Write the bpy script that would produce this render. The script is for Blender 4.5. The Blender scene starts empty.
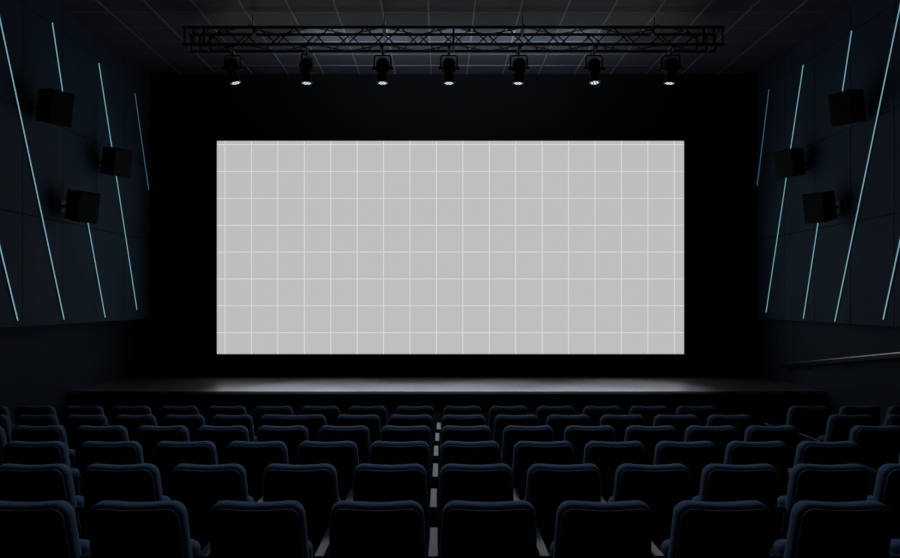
import bpy, bmesh, math, random
from mathutils import Vector, Matrix
random.seed(4)
C = bpy.context.scene.collection
R = math.radians
EYE = 2.36                       # eye height above the floor in front of the stage

# ------------------------------------------------------------------ materials
def mat(name, col, rough=0.7, metal=0.0, spec=0.5, noise=None, sheen=0.0, bump=0.0, coat=0.0, tint=None):
    m = bpy.data.materials.new(name); m.use_nodes = True
    nt = m.node_tree; b = nt.nodes['Principled BSDF']
    b.inputs['Base Color'].default_value = (*col, 1)
    b.inputs['Roughness'].default_value = rough
    b.inputs['Metallic'].default_value = metal
    b.inputs['Specular IOR Level'].default_value = spec
    b.inputs['Sheen Weight'].default_value = sheen
    b.inputs['Coat Weight'].default_value = coat
    if tint: b.inputs['Specular Tint'].default_value = (*tint, 1)
    if noise:
        sc, amt = noise
        tc = nt.nodes.new('ShaderNodeTexCoord'); n = nt.nodes.new('ShaderNodeTexNoise')
        n.inputs['Scale'].default_value = sc; n.inputs['Detail'].default_value = 5
        nt.links.new(tc.outputs['Object'], n.inputs['Vector'])
        mx = nt.nodes.new('ShaderNodeMix'); mx.data_type = 'RGBA'
        mx.inputs['A'].default_value = (*[c * (1 - amt) for c in col], 1)
        mx.inputs['B'].default_value = (*[c * (1 + amt) for c in col], 1)
        nt.links.new(n.outputs['Fac'], mx.inputs['Factor'])
        nt.links.new(mx.outputs['Result'], b.inputs['Base Color'])
        if bump:
            bp = nt.nodes.new('ShaderNodeBump'); bp.inputs['Strength'].default_value = bump
            bp.inputs['Distance'].default_value = 0.01
            nt.links.new(n.outputs['Fac'], bp.inputs['Height'])
            nt.links.new(bp.outputs['Normal'], b.inputs['Normal'])
    return m

def emit(name, col, strength):
    m = bpy.data.materials.new(name); m.use_nodes = True
    b = m.node_tree.nodes['Principled BSDF']
    b.inputs['Base Color'].default_value = (0.02, 0.02, 0.02, 1)
    b.inputs['Emission Color'].default_value = (*col, 1)
    b.inputs['Emission Strength'].default_value = strength
    return m

M = dict(
    wall=mat('wall_panel', (0.032, 0.062, 0.092), 0.75, noise=(1.3, 0.25), spec=0.12),
    groove=mat('panel_groove', (0.004, 0.005, 0.006), 0.9, spec=0.1),
    lower=mat('lower_wall', (0.022, 0.038, 0.056), 0.8, noise=(1.0, 0.2), spec=0.2),
    black=mat('black_masking', (0.0035, 0.004, 0.005), 0.95, spec=0.05, noise=(2.0, 0.2)),
    tile=mat('ceiling_tile', (0.046, 0.054, 0.070), 0.42, noise=(30, 0.12), spec=0.35),
    tbar=mat('ceiling_bar', (0.27, 0.29, 0.33), 0.38, metal=0.5),
    carpet=mat('carpet', (0.008, 0.010, 0.015), 0.95, noise=(60, 0.4), bump=0.3, spec=0.1),
    deck=mat('stage_deck', (0.52, 0.54, 0.58), 0.28, metal=0.86, noise=(3, 0.06), spec=0.6),
    fascia=mat('stage_fascia', (0.006, 0.006, 0.007), 0.9, spec=0.08),
    fabric=mat('seat_fabric', (0.085, 0.155, 0.275), 0.9, noise=(220, 0.25), sheen=0.1, bump=0.15, spec=0.2),
    shell=mat('seat_shell', (0.004, 0.0045, 0.006), 0.7, spec=0.15),
    piping=mat('seat_piping', (0.16, 0.21, 0.28), 0.6),
    arm=mat('armrest_top', (0.018, 0.048, 0.088), 0.12, spec=0.15, tint=(0.72, 0.88, 1.0)),
    armblk=mat('armrest_black', (0.010, 0.011, 0.013), 0.6, spec=0.2),
    steel=mat('truss_black', (0.008, 0.009, 0.011), 0.45, metal=0.0, spec=0.3),
    can=mat('fixture_black', (0.006, 0.006, 0.007), 0.5, spec=0.3),
    lens=mat('fixture_lens', (0.05, 0.07, 0.08), 0.15),
    cab=mat('speaker_cabinet', (0.004, 0.0045, 0.006), 0.7, noise=(80, 0.2), spec=0.12),
    grille=mat('speaker_grille', (0.006, 0.007, 0.008), 0.6, noise=(300, 0.6), spec=0.15),
    rail=mat('brushed_rail', (0.62, 0.64, 0.66), 0.3, metal=1.0),
    railblk=mat('rail_black', (0.006, 0.006, 0.007), 0.5, spec=0.2),
    led=emit('spot_led', (0.74, 0.90, 1.0), 1.2),
    strip=emit('light_strip_glow', (0.21, 0.43, 0.53), 0.85),
    stripfar=emit('light_strip_dim_glow', (0.12, 0.26, 0.40), 0.40),
)

# ------------------------------------------------------------------ helpers
def obj(name, bm, m, parent=None, smooth=False, loc=None):
    me = bpy.data.meshes.new(name)
    bmesh.ops.recalc_face_normals(bm, faces=bm.faces)
    bm.to_mesh(me); bm.free()
    for mm in (m if isinstance(m, (list, tuple)) else [m]):
        me.materials.append(mm)
    if smooth:
        for p in me.polygons: p.use_smooth = True
    o = bpy.data.objects.new(name, me); C.objects.link(o)
    if parent: o.parent = parent
    if loc: o.location = loc
    return o

def thing(name, label, cat, loc=(0, 0, 0), rz=0.0, group=None):
    o = bpy.data.objects.new(name, None); C.objects.link(o)
    o.empty_display_size = 0.1
    o.location = loc; o.rotation_euler = (0, 0, rz)
    o['label'] = label; o['category'] = cat
    if group: o['group'] = group
    return o

def struct(name, bm, m):
    o = obj(name, bm, m); o['kind'] = 'structure'; return o

def box(bm, x0, x1, y0, y1, z0, z1, bevel=0.0, seg=2, mi=0):
    vs = [bm.verts.new((x, y, z)) for z in (z0, z1) for y in (y0, y1) for x in (x0, x1)]
    fs = [bm.faces.new([vs[i] for i in q]) for q in
          ((0, 2, 3, 1), (4, 5, 7, 6), (0, 1, 5, 4), (2, 6, 7, 3), (0, 4, 6, 2), (1, 3, 7, 5))]
    for f in fs: f.material_index = mi
    if bevel:
        es = list({e for f in fs for e in f.edges})
        bmesh.ops.bevel(bm, geom=es, offset=bevel, segments=seg, affect='EDGES', profile=0.5)

def tube(bm, pts, r, n=8, closed=False, cap=True):
    pts = [Vector(p) for p in pts]; rings = []
    prev = None
    for i, p in enumerate(pts):
        a = pts[i - 1] if i else (pts[-1] if closed else p)
        b = pts[(i + 1) % len(pts)] if (i + 1 < len(pts) or closed) else p
        t = (b - a).normalized()
        if prev is None:
            u = t.cross(Vector((0, 0, 1)))
            if u.length < 1e-3: u = t.cross(Vector((0, 1, 0)))
        else:
            u = prev - t * prev.dot(t)
        u.normalize(); v = t.cross(u); prev = u
        rings.append([bm.verts.new(p + r * (math.cos(2 * math.pi * k / n) * u + math.sin(2 * math.pi * k / n) * v)) for k in range(n)])
    m = len(rings)
    for i in range(m if closed else m - 1):
        A, B = rings[i], rings[(i + 1) % m]
        for k in range(n):
            bm.faces.new((A[k], A[(k + 1) % n], B[(k + 1) % n], B[k]))
    if cap and not closed:
        bm.faces.new(rings[0]); bm.faces.new(rings[-1][::-1])

def lathe(bm, prof, n=20, caps=True):
    rings = [[bm.verts.new((r * math.cos(2 * math.pi * k / n), r * math.sin(2 * math.pi * k / n), z)) for k in range(n)] for r, z in prof]
    for A, B in zip(rings, rings[1:]):
        for k in range(n): bm.faces.new((A[k], A[(k + 1) % n], B[(k + 1) % n], B[k]))
    if caps: bm.faces.new(rings[0]); bm.faces.new(rings[-1][::-1])

def outline(w_top, w_bot, z0, z1, r, dip, inset, top_extra=0.0):
    """closed rounded outline in x,z; the top edge sags by dip in its middle"""
    r = max(r - inset, 0.012); zt, zb = z1 - inset - top_extra, z0 + inset
    pts = []
    nt_, nc = 14, 7
    wt, wb = w_top - inset, w_bot - inset
    cor = [(wt - r, zt - r, 90, 0, wt), ]
    top = [(-(wt - r) + 2 * (wt - r) * i / nt_, zt) for i in range(nt_ + 1)]
    pts += top
    for i in range(1, nc + 1):
        a = R(90 - 90 * i / nc); pts.append((wt - r + r * math.cos(a), zt - r + r * math.sin(a)))
    for i in range(1, 6):
        f = i / 6; pts.append((wt + (wb - wt) * f, zt - r + (zb + r - zt + r) * f))
    for i in range(0, nc + 1):
        a = R(0 - 90 * i / nc); pts.append((wb - r + r * math.cos(a), zb + r + r * math.sin(a)))
    for i in range(1, 6): pts.append((wb - r - 2 * (wb - r) * i / 6, zb))
    for i in range(0, nc + 1):
        a = R(-90 - 90 * i / nc); pts.append((-wb + r + r * math.cos(a), zb + r + r * math.sin(a)))
    for i in range(1, 6):
        f = i / 6; pts.append((-(wb + (wt - wb) * f), zb + r + (zt - r - zb - r) * f))
    for i in range(0, nc):
        a = R(180 - 90 * i / nc); pts.append((-wt + r + r * math.cos(a), zt - r + r * math.sin(a)))
    out = []
    for x, z in pts:
        k = max(0.0, 1 - (x / (wt * 0.86)) ** 2)
        out.append((x, z - dip * k * k * max(0.0, min(1.0, (z - z0) / (z1 - z0)))))
    return out

def pillow(layers, w_top, w_bot, z0, z1, r, dip, lean):
    bm = bmesh.new(); rings = []
    for L in layers:
        y, ins = L[0], L[1]; te = L[2] if len(L) > 2 else 0.0
        rings.append([bm.verts.new((x, y + (z1 - z) * lean, z)) for x, z in outline(w_top, w_bot, z0, z1, r, dip, ins, te)])
    n = len(rings[0])
    for A, B in zip(rings, rings[1:]):
        for k in range(n): bm.faces.new((A[k], A[(k + 1) % n], B[(k + 1) % n], B[k]))
    bm.faces.new(rings[0]); bm.faces.new(rings[-1][::-1])
    return bm

# ------------------------------------------------------------------ the room
XL, XR, XLP, XRP = -6.20, 6.40, -5.80, 6.28
YB, YF, ZC = -3.0, 14.0, 6.90
DIST = [3.635 + 1.055 * k for k in range(6)]             # the six rows in view
RISE = {1: 0.009, 2: 0.011, 3: 0.011, 4: 0.006, 5: 0.003}
def row_floor(k): return EYE - 2.005 - 0.059 * k + RISE.get(k, 0)

bm = bmesh.new()
edges = [(YB, None)]
y = YB
for k in range(-6, 6):
    y1 = 3.72 + 1.055 * k + 0.705
    if y1 <= YB: continue
    box(bm, XL, XR, y, y1, -0.3, row_floor(k)); y = y1
box(bm, XL, XR, y, YF, -0.3, 0.0)
struct('floor', bm, M['carpet'])

bm = bmesh.new()
box(bm, XL, XR, YB, YF, ZC, ZC + 0.1, mi=0)
xs = [-0.196 + 0.715 * i for i in range(-8, 10)]
ys = [11.0 + 0.625 * i for i in range(-22, 5)]
for x in xs:
    if XLP + 0.1 < x < XRP - 0.1: box(bm, x - 0.011, x + 0.011, YB, YF, ZC - 0.012, ZC + 0.01, mi=1)
for yy in ys:
    if YB < yy < YF: box(bm, XL, XR, yy - 0.006, yy + 0.006, ZC - 0.004, ZC + 0.01, mi=1)
struct('ceiling', bm, [M['tile'], M['tbar']])

bm = bmesh.new(); box(bm, XL - 0.2, XR + 0.2, YF, YF + 0.2, -0.3, ZC + 0.1); struct('wall_front', bm, M['black'])
bm = bmesh.new(); box(bm, XL - 0.2, XR + 0.2, YB - 0.2, YB, -0.3, ZC + 0.1); struct('wall_back', bm, M['black'])

def side_wall(name, xw, xp, sgn):
    """wall plane at xw, clad above 2.0 m with panels whose faces stand at xp"""
    bm = bmesh.new()
    a, b = sorted((xw, xw + sgn * 0.2)); box(bm, a, b, YB, YF, -0.3, ZC + 0.1, mi=0)
    back = xp + sgn * 0.012
    a, b = sorted((xw, back)); box(bm, a, b, YB, 13.93, 2.0, ZC, mi=2)
    zs = [2.0, 3.57, 5.02, 6.48, ZC]
    yy = [YB] + [9.70 - 1.035 * 12 + 1.035 * i for i in range(1, 17)] + [13.93]
    yy = [v for v in yy if v <= 13.93]
    a, b = sorted((back + sgn * 0.002, xp))
    for j in range(len(zs) - 1):
        for i in range(len(yy) - 1):
            if yy[i + 1] - yy[i] < 0.05: continue
            box(bm, a, b, yy[i] + 0.006, yy[i + 1] - 0.006, zs[j] + 0.006, zs[j + 1] - 0.006, mi=1)
    return struct(name, bm, [M['lower'], M['wall'], M['groove']])
side_wall('wall_left', XL, XLP, -1)
side_wall('wall_right', XR, XRP, 1)

# ------------------------------------------------------------------ stage
t = thing('stage', 'low wide stage platform with grey glossy deck under the screen', 'stage', (0, 11.67, 0))
bm = bmesh.new(); box(bm, XL + 0.004, XR - 0.004, -0.03, YF - 11.67 - 0.004, 0.81, 0.86, 0.006)
obj('deck', bm, M['deck'], t)
bm = bmesh.new(); box(bm, XL + 0.004, XR - 0.004, 0.0, 0.08, 0.0, 0.808)
obj('fascia', bm, M['fascia'], t)
bm = bmesh.new(); box(bm, XL + 0.004, XR - 0.004, 0.085, YF - 11.67 - 0.004, 0.0, 0.805)
obj('riser_body', bm, M['fascia'], t)

# ------------------------------------------------------------------ screen
SX0, SX1, SZ0, SZ1, SY = -4.416, 4.790, 1.315, 5.514, 13.80
m = bpy.data.materials.new('projection_screen'); m.use_nodes = True
nt = m.node_tree; b = nt.nodes['Principled BSDF']
b.inputs['Base Color'].default_value = (0.02, 0.02, 0.02, 1); b.inputs['Roughness'].default_value = 0.9
b.inputs['Specular IOR Level'].default_value = 0.0
tc = nt.nodes.new('ShaderNodeTexCoord'); sp = nt.nodes.new('ShaderNodeSeparateXYZ')
nt.links.new(tc.outputs['Object'], sp.inputs[0])
def line(sock, pitch, w):
    d = nt.nodes.new('ShaderNodeMath'); d.operation = 'DIVIDE'; d.inputs[1].default_value = pitch
    a = nt.nodes.new('ShaderNodeMath'); a.operation = 'ADD'; a.inputs[1].default_value = 20.5
    f = nt.nodes.new('ShaderNodeMath'); f.operation = 'FRACT'
    s = nt.nodes.new('ShaderNodeMath'); s.operation = 'SUBTRACT'; s.inputs[1].default_value = 0.5
    ab = nt.nodes.new('ShaderNodeMath'); ab.operation = 'ABSOLUTE'
    lt = nt.nodes.new('ShaderNodeMath'); lt.operation = 'LESS_THAN'; lt.inputs[1].default_value = w / pitch / 2
    nt.links.new(sock, d.inputs[0])
    for p, q in ((d, a), (a, f), (f, s), (s, ab), (ab, lt)): nt.links.new(p.outputs[0], q.inputs[0])
    return lt.outputs[0]
lx = line(sp.outputs['X'], 0.521, 0.017); lz = line(sp.outputs['Z'], 0.5293, 0.017)
mxm = nt.nodes.new('ShaderNodeMath'); mxm.operation = 'MAXIMUM'
nt.links.new(lx, mxm.inputs[0]); nt.links.new(lz, mxm.inputs[1])
mx = nt.nodes.new('ShaderNodeMix'); mx.data_type = 'RGBA'
mx.inputs['A'].default_value = (0.515, 0.515, 0.515, 1); mx.inputs['B'].default_value = (0.72, 0.72, 0.72, 1)
nt.links.new(mxm.outputs[0], mx.inputs['Factor'])
nt.links.new(mx.outputs['Result'], b.inputs['Emission Color']); b.inputs['Emission Strength'].default_value = 1.0
OX, OZ = -4.258, EYE + 3.081
t = thing('projection_screen', 'huge pale grey lit cinema screen with thin white grid lines', 'screen', (OX, SY, OZ))
bm = bmesh.new(); box(bm, SX0 - OX, SX1 - OX, 0.0, 0.03, SZ0 - OZ, SZ1 - OZ)
obj('screen_surface', bm, m, t)
bm = bmesh.new()
for (a0, a1, c0, c1) in ((SX0 - .07, SX1 + .07, SZ1 + .004, SZ1 + .07), (SX0 - .07, SX1 + .07, SZ0 - .07, SZ0 - .004),
                         (SX0 - .07, SX0 - .004, SZ0 - .004, SZ1 + .004), (SX1 + .004, SX1 + .07, SZ0 - .004, SZ1 + .004)):
    box(bm, a0 - OX, a1 - OX, -0.012, 0.10, c0 - OZ, c1 - OZ)
box(bm, SX0 - .03 - OX, SX1 + .03 - OX, 0.032, 0.196, SZ0 - .03 - OZ, SZ1 + .03 - OZ)
obj('frame', bm, M['black'], t)

# ------------------------------------------------------------------ light strips on the side walls
def strip(xp, sgn, a, b, label, m):
    f = (abs(xp) - 0.02) / abs(xp)
    (y0, z0), (y1, z1) = [(q[0] * f, EYE + (q[1] - EYE) * f) for q in (a, b)]
    L = math.hypot(y1 - y0, z1 - z0); ang = math.atan2(y1 - y0, z0 - z1)
    t = thing('light_strip', label, 'light strip', (xp, y1, z1), group='light strips on the side walls')
    t.rotation_euler = (ang, 0, 0)
    bm = bmesh.new(); i, o = sorted((-sgn * 0.002, -sgn * 0.012)); box(bm, i, o, -0.014, 0.014, 0, L)
    obj('mounting_channel', bm, M['groove'], t)
    bm = bmesh.new(); i, o = sorted((-sgn * 0.0121, -sgn * 0.022)); box(bm, i, o, -0.0085, 0.0085, 0.004, L - 0.004, 0.003)
    obj('diffuser', bm, m, t)
S, SF = M['strip'], M['stripfar']
strip(XLP, -1, (9.08, 6.40), (10.78, 2.07), 'longest glowing cyan light strip on the left wall, slanting below its upper speaker', S)
strip(XLP, -1, (9.04, 3.50), (9.60, 2.09), 'short cyan light strip low at the left edge of the photo', S)
strip(XLP, -1, (10.45, 6.52), (10.75, 5.53), 'short cyan light strip ending at the top of the highest left wall speaker', S)
strip(XLP, -1, (11.50, 3.66), (12.10, 2.07), 'short cyan light strip below the lowest left wall speaker', S)
strip(XLP, -1, (11.87, 6.40), (13.36, 2.19), 'long cyan light strip running behind the left wall speaker nearest the screen', S)
strip(XLP, -1, (13.27, 6.30), (13.90, 4.56), 'dim blue light strip on the left wall nearest the screen', SF)
strip(XRP, 1, (9.47, 6.70), (11.17, 2.03), 'longest glowing cyan light strip on the right wall, passing beside its upper speaker', S)
strip(XRP, 1, (9.47, 3.51), (9.95, 2.09), 'short cyan light strip low at the right edge, above the handrail', S)
strip(XRP, 1, (10.71, 6.50), (10.96, 5.63), 'short cyan light strip ending at the top of the highest right wall speaker', S)
strip(XRP, 1, (11.66, 3.68), (12.14, 2.05), 'short cyan light strip below the lowest right wall speaker', S)
strip(XRP, 1, (12.14, 6.46), (13.53, 2.14), 'long cyan light strip running behind the right wall speaker nearest the screen', S)
strip(XRP, 1, (13.41, 6.42), (13.91, 4.65), 'dim blue light strip on the right wall nearest the screen', SF)

# ------------------------------------------------------------------ wall speakers
def speaker(xp, sgn, y, z, label, w=0.36, d=0.34, h=0.47, yaw=28, tilt=10):
    """sgn -1: on the left wall, facing into the room and a little towards the audience"""
    t = thing('wall_speaker', label, 'speaker', (xp, y, z), group='speakers on the side walls')
    inv = -sgn
    bm = bmesh.new()                                                  # local: +x is the front of the cabinet
    x0, x1, hw, hb = -d / 2, d / 2, w / 2, w / 2 * 0.86
    vs = [bm.verts.new(p) for p in ((x0, -hb, -h / 2 * .95), (x0, hb, -h / 2 * .95), (x0, hb, h / 2 * .95), (x0, -hb, h / 2 * .95),
                                    (x1, -hw, -h / 2), (x1, hw, -h / 2), (x1, hw, h / 2), (x1, -hw, h / 2))]
    for q in ((0, 1, 2, 3), (4, 7, 6, 5), (0, 4, 5, 1), (1, 5, 6, 2), (2, 6, 7, 3), (3, 7, 4, 0)): bm.faces.new([vs[i] for i in q])
    bmesh.ops.bevel(bm, geom=list(bm.edges), offset=0.012, segments=2, affect='EDGES', profile=0.5)
    base_yaw = 0 if sgn < 0 else 180
    rz = base_yaw + sgn * yaw
    cab = obj('cabinet', bm, M['cab'], t, loc=(inv * 0.30, 0, 0))
    cab.rotation_euler = (Matrix.Rotation(R(rz), 4, 'Z') @ Matrix.Rotation(R(tilt), 4, 'Y')).to_euler()
    bm = bmesh.new(); box(bm, x1 + 0.001, x1 + 0.014, -hw + 0.018, hw - 0.018, -h / 2 + 0.018, h / 2 - 0.018, 0.006)
    obj('grille', bm, M['grille'], cab)
    bm = bmesh.new()
    a, b = sorted((0.001 * inv, 0.02 * inv)); box(bm, a, b, -0.07, 0.07, -0.10, 0.10, 0.004)
    tube(bm, [(0.02 * inv, 0, 0), (0.13 * inv, 0, 0)], 0.022, 10)
    obj('wall_mount', bm, M['can'], t)
speaker(XLP, -1, 9.96, 5.11, 'highest black box speaker on the left wall, nearest the viewer', yaw=30)
speaker(XLP, -1, 11.85, 4.71, 'black box speaker on the left wall nearest the screen', yaw=30)
speaker(XLP, -1, 10.72, 3.81, 'lowest black box speaker on the left wall', yaw=30)
speaker(XRP, 1, 10.29, 5.20, 'highest black box speaker on the right wall, nearest the viewer', yaw=30)
speaker(XRP, 1, 11.99, 4.72, 'black box speaker on the right wall nearest the screen', yaw=30)
speaker(XRP, 1, 11.04, 3.84, 'lowest black box speaker on the right wall', yaw=30)

# ------------------------------------------------------------------ lighting truss
TX0, TX1, TY0, TY1, TZ0, TZ1 = -4.05, 4.447, 11.0, 11.30, EYE + 4.03, EYE + 4.30
TXM, TZM = (TX0 + TX1) / 2, TZ0
t = thing('lighting_truss', 'long black lattice truss hung under the ceiling above the stage', 'truss', (TXM, 11.15, TZ0))
hw = (TX1 - TX0) / 2; hy = 0.15; hz = TZ1 - TZ0
for yy in (-hy, hy):
    for zz in (0, hz):
        bm = bmesh.new(); tube(bm, [(-hw, yy, zz), (hw, yy, zz)], 0.024, 10); obj('chord', bm, M['steel'], t, True)
nseg = 28; step = 2 * (hw - 0.35) / nseg
for yy, ph in ((-hy, 0), (hy, 1)):
    for i in range(nseg):
        xa = -hw + 0.35 + step * i; up = (i + ph) % 2
        bm = bmesh.new(); tube(bm, [(xa, yy, hz if up else 0), (xa + step, yy, 0 if up else hz)], 0.0105, 6)
        obj('brace', bm, M['steel'], t, True)
for i in range(14):
    xa = -hw + 0.35 + 2 * step * i; s = 1 if i % 2 else -1
    for zz in (0, hz):
        bm = bmesh.new(); tube(bm, [(xa, -hy * s, zz), (xa + 2 * step, hy * s, zz)], 0.0095, 6)
        obj('cross_brace', bm, M['steel'], t, True)
for xa in (-hw, -hw + 0.16, -hw + 0.32, 0.0, hw - 0.32, hw - 0.16, hw):
    bm = bmesh.new()
    xa = max(-hw + 0.02, min(hw - 0.02, xa))
    tube(bm, [(xa, -hy, 0), (xa, hy, 0), (xa, hy, hz), (xa, -hy, hz)], 0.016, 8, closed=True)
    obj('end_frame', bm, M['steel'], t, True)
for xa in (-3.2, -1.1, 1.1, 3.2):
    bm = bmesh.new()
    tube(bm, [(xa, 0, hz - 0.01), (xa, 0, ZC - 0.014 - TZ0)], 0.006, 8)
    box(bm, xa - 0.025, xa + 0.025, -hy - 0.03, hy + 0.03, hz - 0.028, hz + 0.03)
    obj('hanger', bm, M['steel'], t)

# ------------------------------------------------------------------ stage lights under the truss
def stage_light(x, label, yaw, tx, ty, w):
    t = thing('stage_light', label, 'stage light', (x, 11.15, TZ0 - 0.026), group='stage lights along the truss')
    bm = bmesh.new(); box(bm, -0.028, 0.028, -0.18, 0.18, -0.03, 0.0, 0.004)
    tube(bm, [(0, 0, -0.02), (0, 0, -0.10)], 0.014, 8); obj('hanging_clamp', bm, M['can'], t)
    yk = bmesh.new(); hw = w / 2
    tube(yk, [(-hw, 0, -0.315), (-hw, 0, -0.12), (-hw + 0.02, 0, -0.095), (hw - 0.02, 0, -0.095), (hw, 0, -0.12), (hw, 0, -0.315)], 0.013, 8)
    for s in (-1, 1):
        tube(yk, [(s * (hw - 0.035), 0, -0.30), (s * (hw + 0.035), 0, -0.30)], 0.030, 12)
    y_ = obj('yoke', yk, M['can'], t, False); y_.rotation_euler = (0, 0, R(yaw))
    cb = bmesh.new()
    lathe(cb, [(0.030, 0.185), (0.062, 0.180), (0.080, 0.155), (0.095, 0.14), (0.095, -0.03), (0.088, -0.045), (0.080, -0.06), (0.080, -0.185), (0.090, -0.19), (0.090, -0.20), (0.074, -0.20)], 24)
    for k in range(8):                                            # cooling fins
        a = 2 * math.pi * k / 8
        tube(cb, [(0.094 * math.cos(a), 0.094 * math.sin(a), 0.13), (0.094 * math.cos(a), 0.094 * math.sin(a), -0.03)], 0.010, 6)
    can = obj('can', cb, M['can'], t, False, (0, 0, -0.33))
    can.rotation_euler = (R(tx), R(ty), R(yaw))
    lb = bmesh.new(); lathe(lb, [(0.078, -0.2005), (0.078, -0.206)], 24); obj('lens', lb, M['lens'], can)
    for k in range(7):
        px, py = (0, 0) if k == 6 else (0.047 * math.cos(k * math.pi / 3), 0.047 * math.sin(k * math.pi / 3))
        db = bmesh.new(); lathe(db, [(0.016, -0.2062), (0.014, -0.209), (0.009, -0.211), (0.002, -0.212)], 12)
        obj('lamp_lens', db, M['led'], can, True, (px, py, 0))
    ld = bpy.data.lights.new('stage_light_beam', 'SPOT'); ld.energy = 1050; ld.color = (0.88, 0.95, 1.0)
    ld.spot_size = R(34); ld.spot_blend = 0.8; ld.shadow_soft_size = 0.06
    lo = bpy.data.objects.new('beam', ld); C.objects.link(lo); lo.parent = can; lo.location = (0, 0, -0.24); lo.rotation_euler = (R(7), 0, 0)
SL = [(-3.32, 'leftmost', 0, 2, -14, .25), (-2.14, 'second from the left', 62, 0, 0, .25), (-.93, 'third from the left', 0, -2, 0, .26), (.127, 'middle', 4, 0, 0, .26),
      (1.24, 'third from the right', -8, 2, 3, .26), (2.44, 'second from the right', 10, -6, 0, .27), (3.66, 'rightmost', -14, 2, 6, .27)]
for x, w_, yaw, tx, ty, w in SL:
    stage_light(x, 'black stage spotlight with lit lamps, %s of the seven under the truss' % w_, yaw, tx, ty, w)

# unseen fill spots added behind the truss to brighten the ceiling above the stage
for x in (-1.9, -0.85, 0.2, 1.25, 2.3):
    ld = bpy.data.lights.new('added_ceiling_fill', 'SPOT'); ld.energy = 52; ld.color = (0.84, 0.93, 1.0)
    ld.spot_size = R(140); ld.spot_blend = 1.0; ld.shadow_soft_size = 0.03
    lo = bpy.data.objects.new('added_ceiling_fill', ld); C.objects.link(lo); lo.location = (x, 11.50, 6.36)
    lo.rotation_euler = (R(180 - 68), 0, 0)
# ------------------------------------------------------------------ handrail on the right wall
def hz_(y): return EYE - 0.73 - 0.1364 * (y - 9.76)
t = thing('handrail', 'straight metal topped handrail sloping along the lower right wall', 'handrail', (XR, 9.76, hz_(9.76)))
def slant(bm, x0, x1, y0, y1, dz0, dz1):
    vs = [bm.verts.new((x, y - 9.76, hz_(y) - hz_(9.76) + dz)) for y in (y0, y1) for dz in (dz0, dz1) for x in (x0, x1)]
    for q in ((0, 1, 3, 2), (4, 6, 7, 5), (0, 4, 5, 1), (2, 3, 7, 6), (0, 2, 6, 4), (1, 5, 7, 3)): bm.faces.new([vs[i] for i in q])
bm = bmesh.new(); slant(bm, -0.115, -0.055, 8.2, 12.95, -0.007, 0.007); obj('cap_rail', bm, M['rail'], t)
bm = bmesh.new(); slant(bm, -0.110, -0.060, 8.2, 12.95, -0.065, -0.0075); obj('rail_body', bm, M['railblk'], t)
for yy in (8.6, 9.62, 10.9, 12.1, 12.8):
    z = hz_(yy) - hz_(9.76); bm = bmesh.new()
    tube(bm, [(-0.001, yy - 9.76, z - 0.14), (-0.07, yy - 9.76, z - 0.12), (-0.085, yy - 9.76, z - 0.066)], 0.011, 8)
    obj('bracket', bm, M['railblk'], t)

# ------------------------------------------------------------------ cinema seats
TOP, LEAN = 0.955, 0.21
def make_seat(w, name='cinema_seat'):
    """origin on the floor under the top of the back; +y looks at the screen"""
    r = thing(name, '', 'seat'); h = w / 2
    geo = dict(w_top=h - 0.014, w_bot=h + 0.006, z0=0.36, z1=TOP, r=0.075, dip=0.011)
    back = [(-0.020, 0.046), (-0.019, 0.032), (-0.014, 0.017), (-0.002, 0.005), (0.014, 0.0), (0.055, 0.0), (0.076, 0.006), (0.092, 0.022), (0.100, 0.05), (0.104, 0.10)]
    obj('backrest', pillow(back, lean=LEAN, **geo), M['fabric'], r, True)
    sh = [(-0.033, 0.040, 0.014), (-0.035, 0.026, 0.012), (-0.030, 0.020, 0.012), (-0.012, 0.019, 0.012)]
    obj('back_shell', pillow(sh[::1], lean=LEAN, **geo), M['shell'], r)
    ol = outline(geo['w_top'], geo['w_bot'], geo['z0'], geo['z1'], geo['r'], geo['dip'], 0.0165, 0.012)
    bm = bmesh.new(); tube(bm, [(x, -0.025 + (TOP - z) * LEAN, z) for x, z in ol], 0.0052, 6, closed=True)
    obj('piping', bm, M['piping'], r, True)
    seat = [(0.185, 0.06), (0.19, 0.03), (0.205, 0.008), (0.225, 0.0), (0.275, 0.0), (0.295, 0.010), (0.302, 0.03)]
    obj('seat_cushion', pillow(seat, w_top=h - 0.012, w_bot=h - 0.016, z0=0.29, z1=0.675, r=0.05, dip=0.0, lean=0.05), M['fabric'], r, True)
    pan = [(0.304, 0.02), (0.318, 0.025)]
    obj('seat_pan', pillow(pan, w_top=h, w_bot=h - 0.012, z0=0.29, z1=0.69, r=0.05, dip=0.0, lean=0.05), M['shell'], r)
    bm = bmesh.new(); tube(bm, [(-h - 0.006, 0.20, 0.33), (h + 0.006, 0.20, 0.33)], 0.018, 8); obj('hinge_bar', bm, M['armblk'], r, True)
    return r
def make_arm():
    bm = bmesh.new(); box(bm, -0.029, 0.029, 0.08, 0.56, 0.612, 0.650, 0.008, 3)
    a = obj('armrest', bm, M['arm'])
    bm = bmesh.new()
    box(bm, -0.017, 0.017, 0.19, 0.49, 0.02, 0.611, 0.006); box(bm, -0.024, 0.024, 0.16, 0.52, 0.0, 0.021, 0.004)
    obj('side_panel', bm, M['armblk'], a)
    return a
proto = {}
arm0 = [make_arm()]
def copy_of(o, parent=None):
    c = o.copy(); C.objects.link(c); c.parent = parent
    for ch in list(o.children): copy_of(ch, c)
    return c
def put_arm(root, x):
    if arm0:
        a = arm0.pop(); put_arm.src = a; a.parent = root
    else: a = copy_of(put_arm.src, root)
    a.location = (x, 0, 0)
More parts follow.
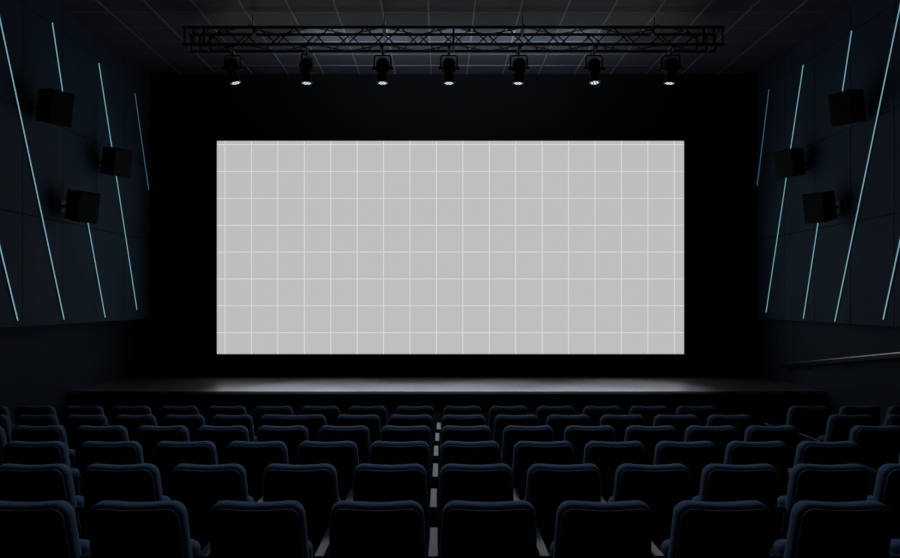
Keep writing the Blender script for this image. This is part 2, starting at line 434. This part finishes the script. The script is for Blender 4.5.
def place_seat(x, k, w, label, group, left, right=None):
    name = 'love_seat' if w > 0.7 else 'cinema_seat'
    if w not in proto:
        s = proto[w] = make_seat(w, name)
        s.location = (x, DIST[k], row_floor(k))
        kids = None
    else:
        src = proto[w]; s = src.copy(); C.objects.link(s)
        for ch in list(src.children):
            if not ch.name.startswith('armrest'): copy_of(ch, s)
        s.location = (x, DIST[k], row_floor(k))
    s['label'] = label; s['group'] = group; s['category'] = 'seat'
    put_arm(s, left)
    if right is not None: put_arm(s, right)
ROWS = [   # seat centres along each row
    [-2.19, -1.592, -0.965, -0.337, 0.252, 0.858, 1.477, 2.104, 2.725],
    [-2.763, -2.162, -1.572, -0.955, -0.341, 0.240, 0.832, 1.433, 2.023, 2.626, 3.221],
    [-3.960, -3.356, -2.732, -2.115, -1.52, -0.937, -0.341, 0.245, 0.850, 1.437, 2.026, 2.616, 3.205],
    [-4.534, -3.934, -3.324, -2.724, -2.129, -1.550, -0.950, -0.345, 0.246, 0.856, 1.456, 2.055, 2.646, 3.235],
    [-5.117, -4.560, -4.004, -3.448, -2.892, -2.337, -1.667, -0.936, -0.341, 0.255, 0.851, 1.441, 2.047, 2.656, 3.261],
    [-5.795, -5.191, -4.575, -3.964, -3.354, -2.743, -2.146, -1.548, -0.944, -0.334, 0.276, 0.867, 1.470, 2.070, 2.664, 3.264],
]
SIDE = [[], [], [4.073], [4.269], [4.628, 5.274], [4.703, 5.358, 5.975]]
ROWNAME = ['nearest row', 'second row from the viewer', 'third row from the viewer', 'fourth row from the viewer', 'fifth row from the viewer', 'farthest row by the stage']
ORD = ['first', 'second', 'third', 'fourth', 'fifth', 'sixth', 'seventh', 'eighth', 'ninth', 'tenth']
W = 0.522
def spread(xs, wid, gap=0.064):
    xs = list(xs); c = min(range(len(xs)), key=lambda i: abs(xs[i]))
    for i in range(c + 1, len(xs)): xs[i] = max(xs[i], xs[i - 1] + (wid[i] + wid[i - 1]) / 2 + gap)
    for i in range(c - 1, -1, -1): xs[i] = min(xs[i], xs[i + 1] - (wid[i] + wid[i + 1]) / 2 - gap)
    return xs
for k in range(6):
    xs = ROWS[k]; nl = sum(1 for x in xs if x < 0)
    wid = [W] * len(xs)
    if k == 4:
        for i in range(6): wid[i] = 0.480
        wid[6] = 0.77
    xs = spread(xs, wid)
    for i, x in enumerate(xs):
        if i:
            left = -((x - wid[i] / 2) - (xs[i - 1] + wid[i - 1] / 2)) / 2 - wid[i] / 2
        else: left = -wid[i] / 2 - 0.043
        right = wid[i] / 2 + 0.043 if i == len(xs) - 1 else None
        side, n = ('left', nl - 1 - i) if x < 0 else ('right', i - nl)
        if wid[i] > 0.7: lab = 'extra wide navy cinema seat in the fifth row from the viewer, left of centre'
        else: lab = 'navy cinema seat in the %s, %s %s of the central armrests' % (ROWNAME[k], ORD[n], side)
        place_seat(x, k, wid[i], lab, 'cinema seats in the main block', left, right)
    for i, x in enumerate(SIDE[k]):
        lab = 'navy cinema seat beyond the right aisle, %s%s' % (ROWNAME[k], '' if len(SIDE[k]) == 1 else ', %s from the aisle' % ORD[i])
        left = -W / 2 - 0.043 if i == 0 else -((x - W / 2) - (SIDE[k][i - 1] + W / 2)) / 2 - W / 2
        place_seat(x, k, W, lab, 'cinema seats in the right block', left, W / 2 + 0.043 if i == len(SIDE[k]) - 1 else None)

# ------------------------------------------------------------------ fill spots without fixtures, added over the audience to brighten the seats
for x in (-2.2, 0.1, 2.4):
    for yy, ty_, en in ((4.4, 3.6, 13), (8.4, 4.2, 66), (10.2, 5.6, 66)):
        ld = bpy.data.lights.new('added_seat_fill', 'SPOT'); ld.energy = en; ld.color = (0.76, 0.90, 1.0)
        ld.spot_size = R(84); ld.spot_blend = 0.8; ld.shadow_soft_size = 0.10
        lo = bpy.data.objects.new('added_seat_fill', ld); C.objects.link(lo); lo.location = (x, yy, ZC - 0.05)
        lo.rotation_euler = (Vector((x * 0.9, ty_, 1.0)) - lo.location).to_track_quat('-Z', 'Y').to_euler()

# ------------------------------------------------------------------ camera, world, view
cam = bpy.data.cameras.new('camera'); co = bpy.data.objects.new('camera', cam); C.objects.link(co)
co.location = (0, 0, EYE); co.rotation_euler = (R(90), 0, 0)
cam.sensor_width = 36; cam.lens = 28.0; cam.shift_x = 0.010; cam.shift_y = 0.0244; cam.clip_start = 0.05
bpy.context.scene.camera = co
w = bpy.data.worlds.new('world'); bpy.context.scene.world = w; w.use_nodes = True
w.node_tree.nodes['Background'].inputs[0].default_value = (0.002, 0.003, 0.005, 1)
w.node_tree.nodes['Background'].inputs[1].default_value = 1.0
vs = bpy.context.scene.view_settings
vs.view_transform = 'Standard'; vs.look = 'None'; vs.gamma = 1.0; vs.exposure = 0.0; vs.use_curve_mapping = False
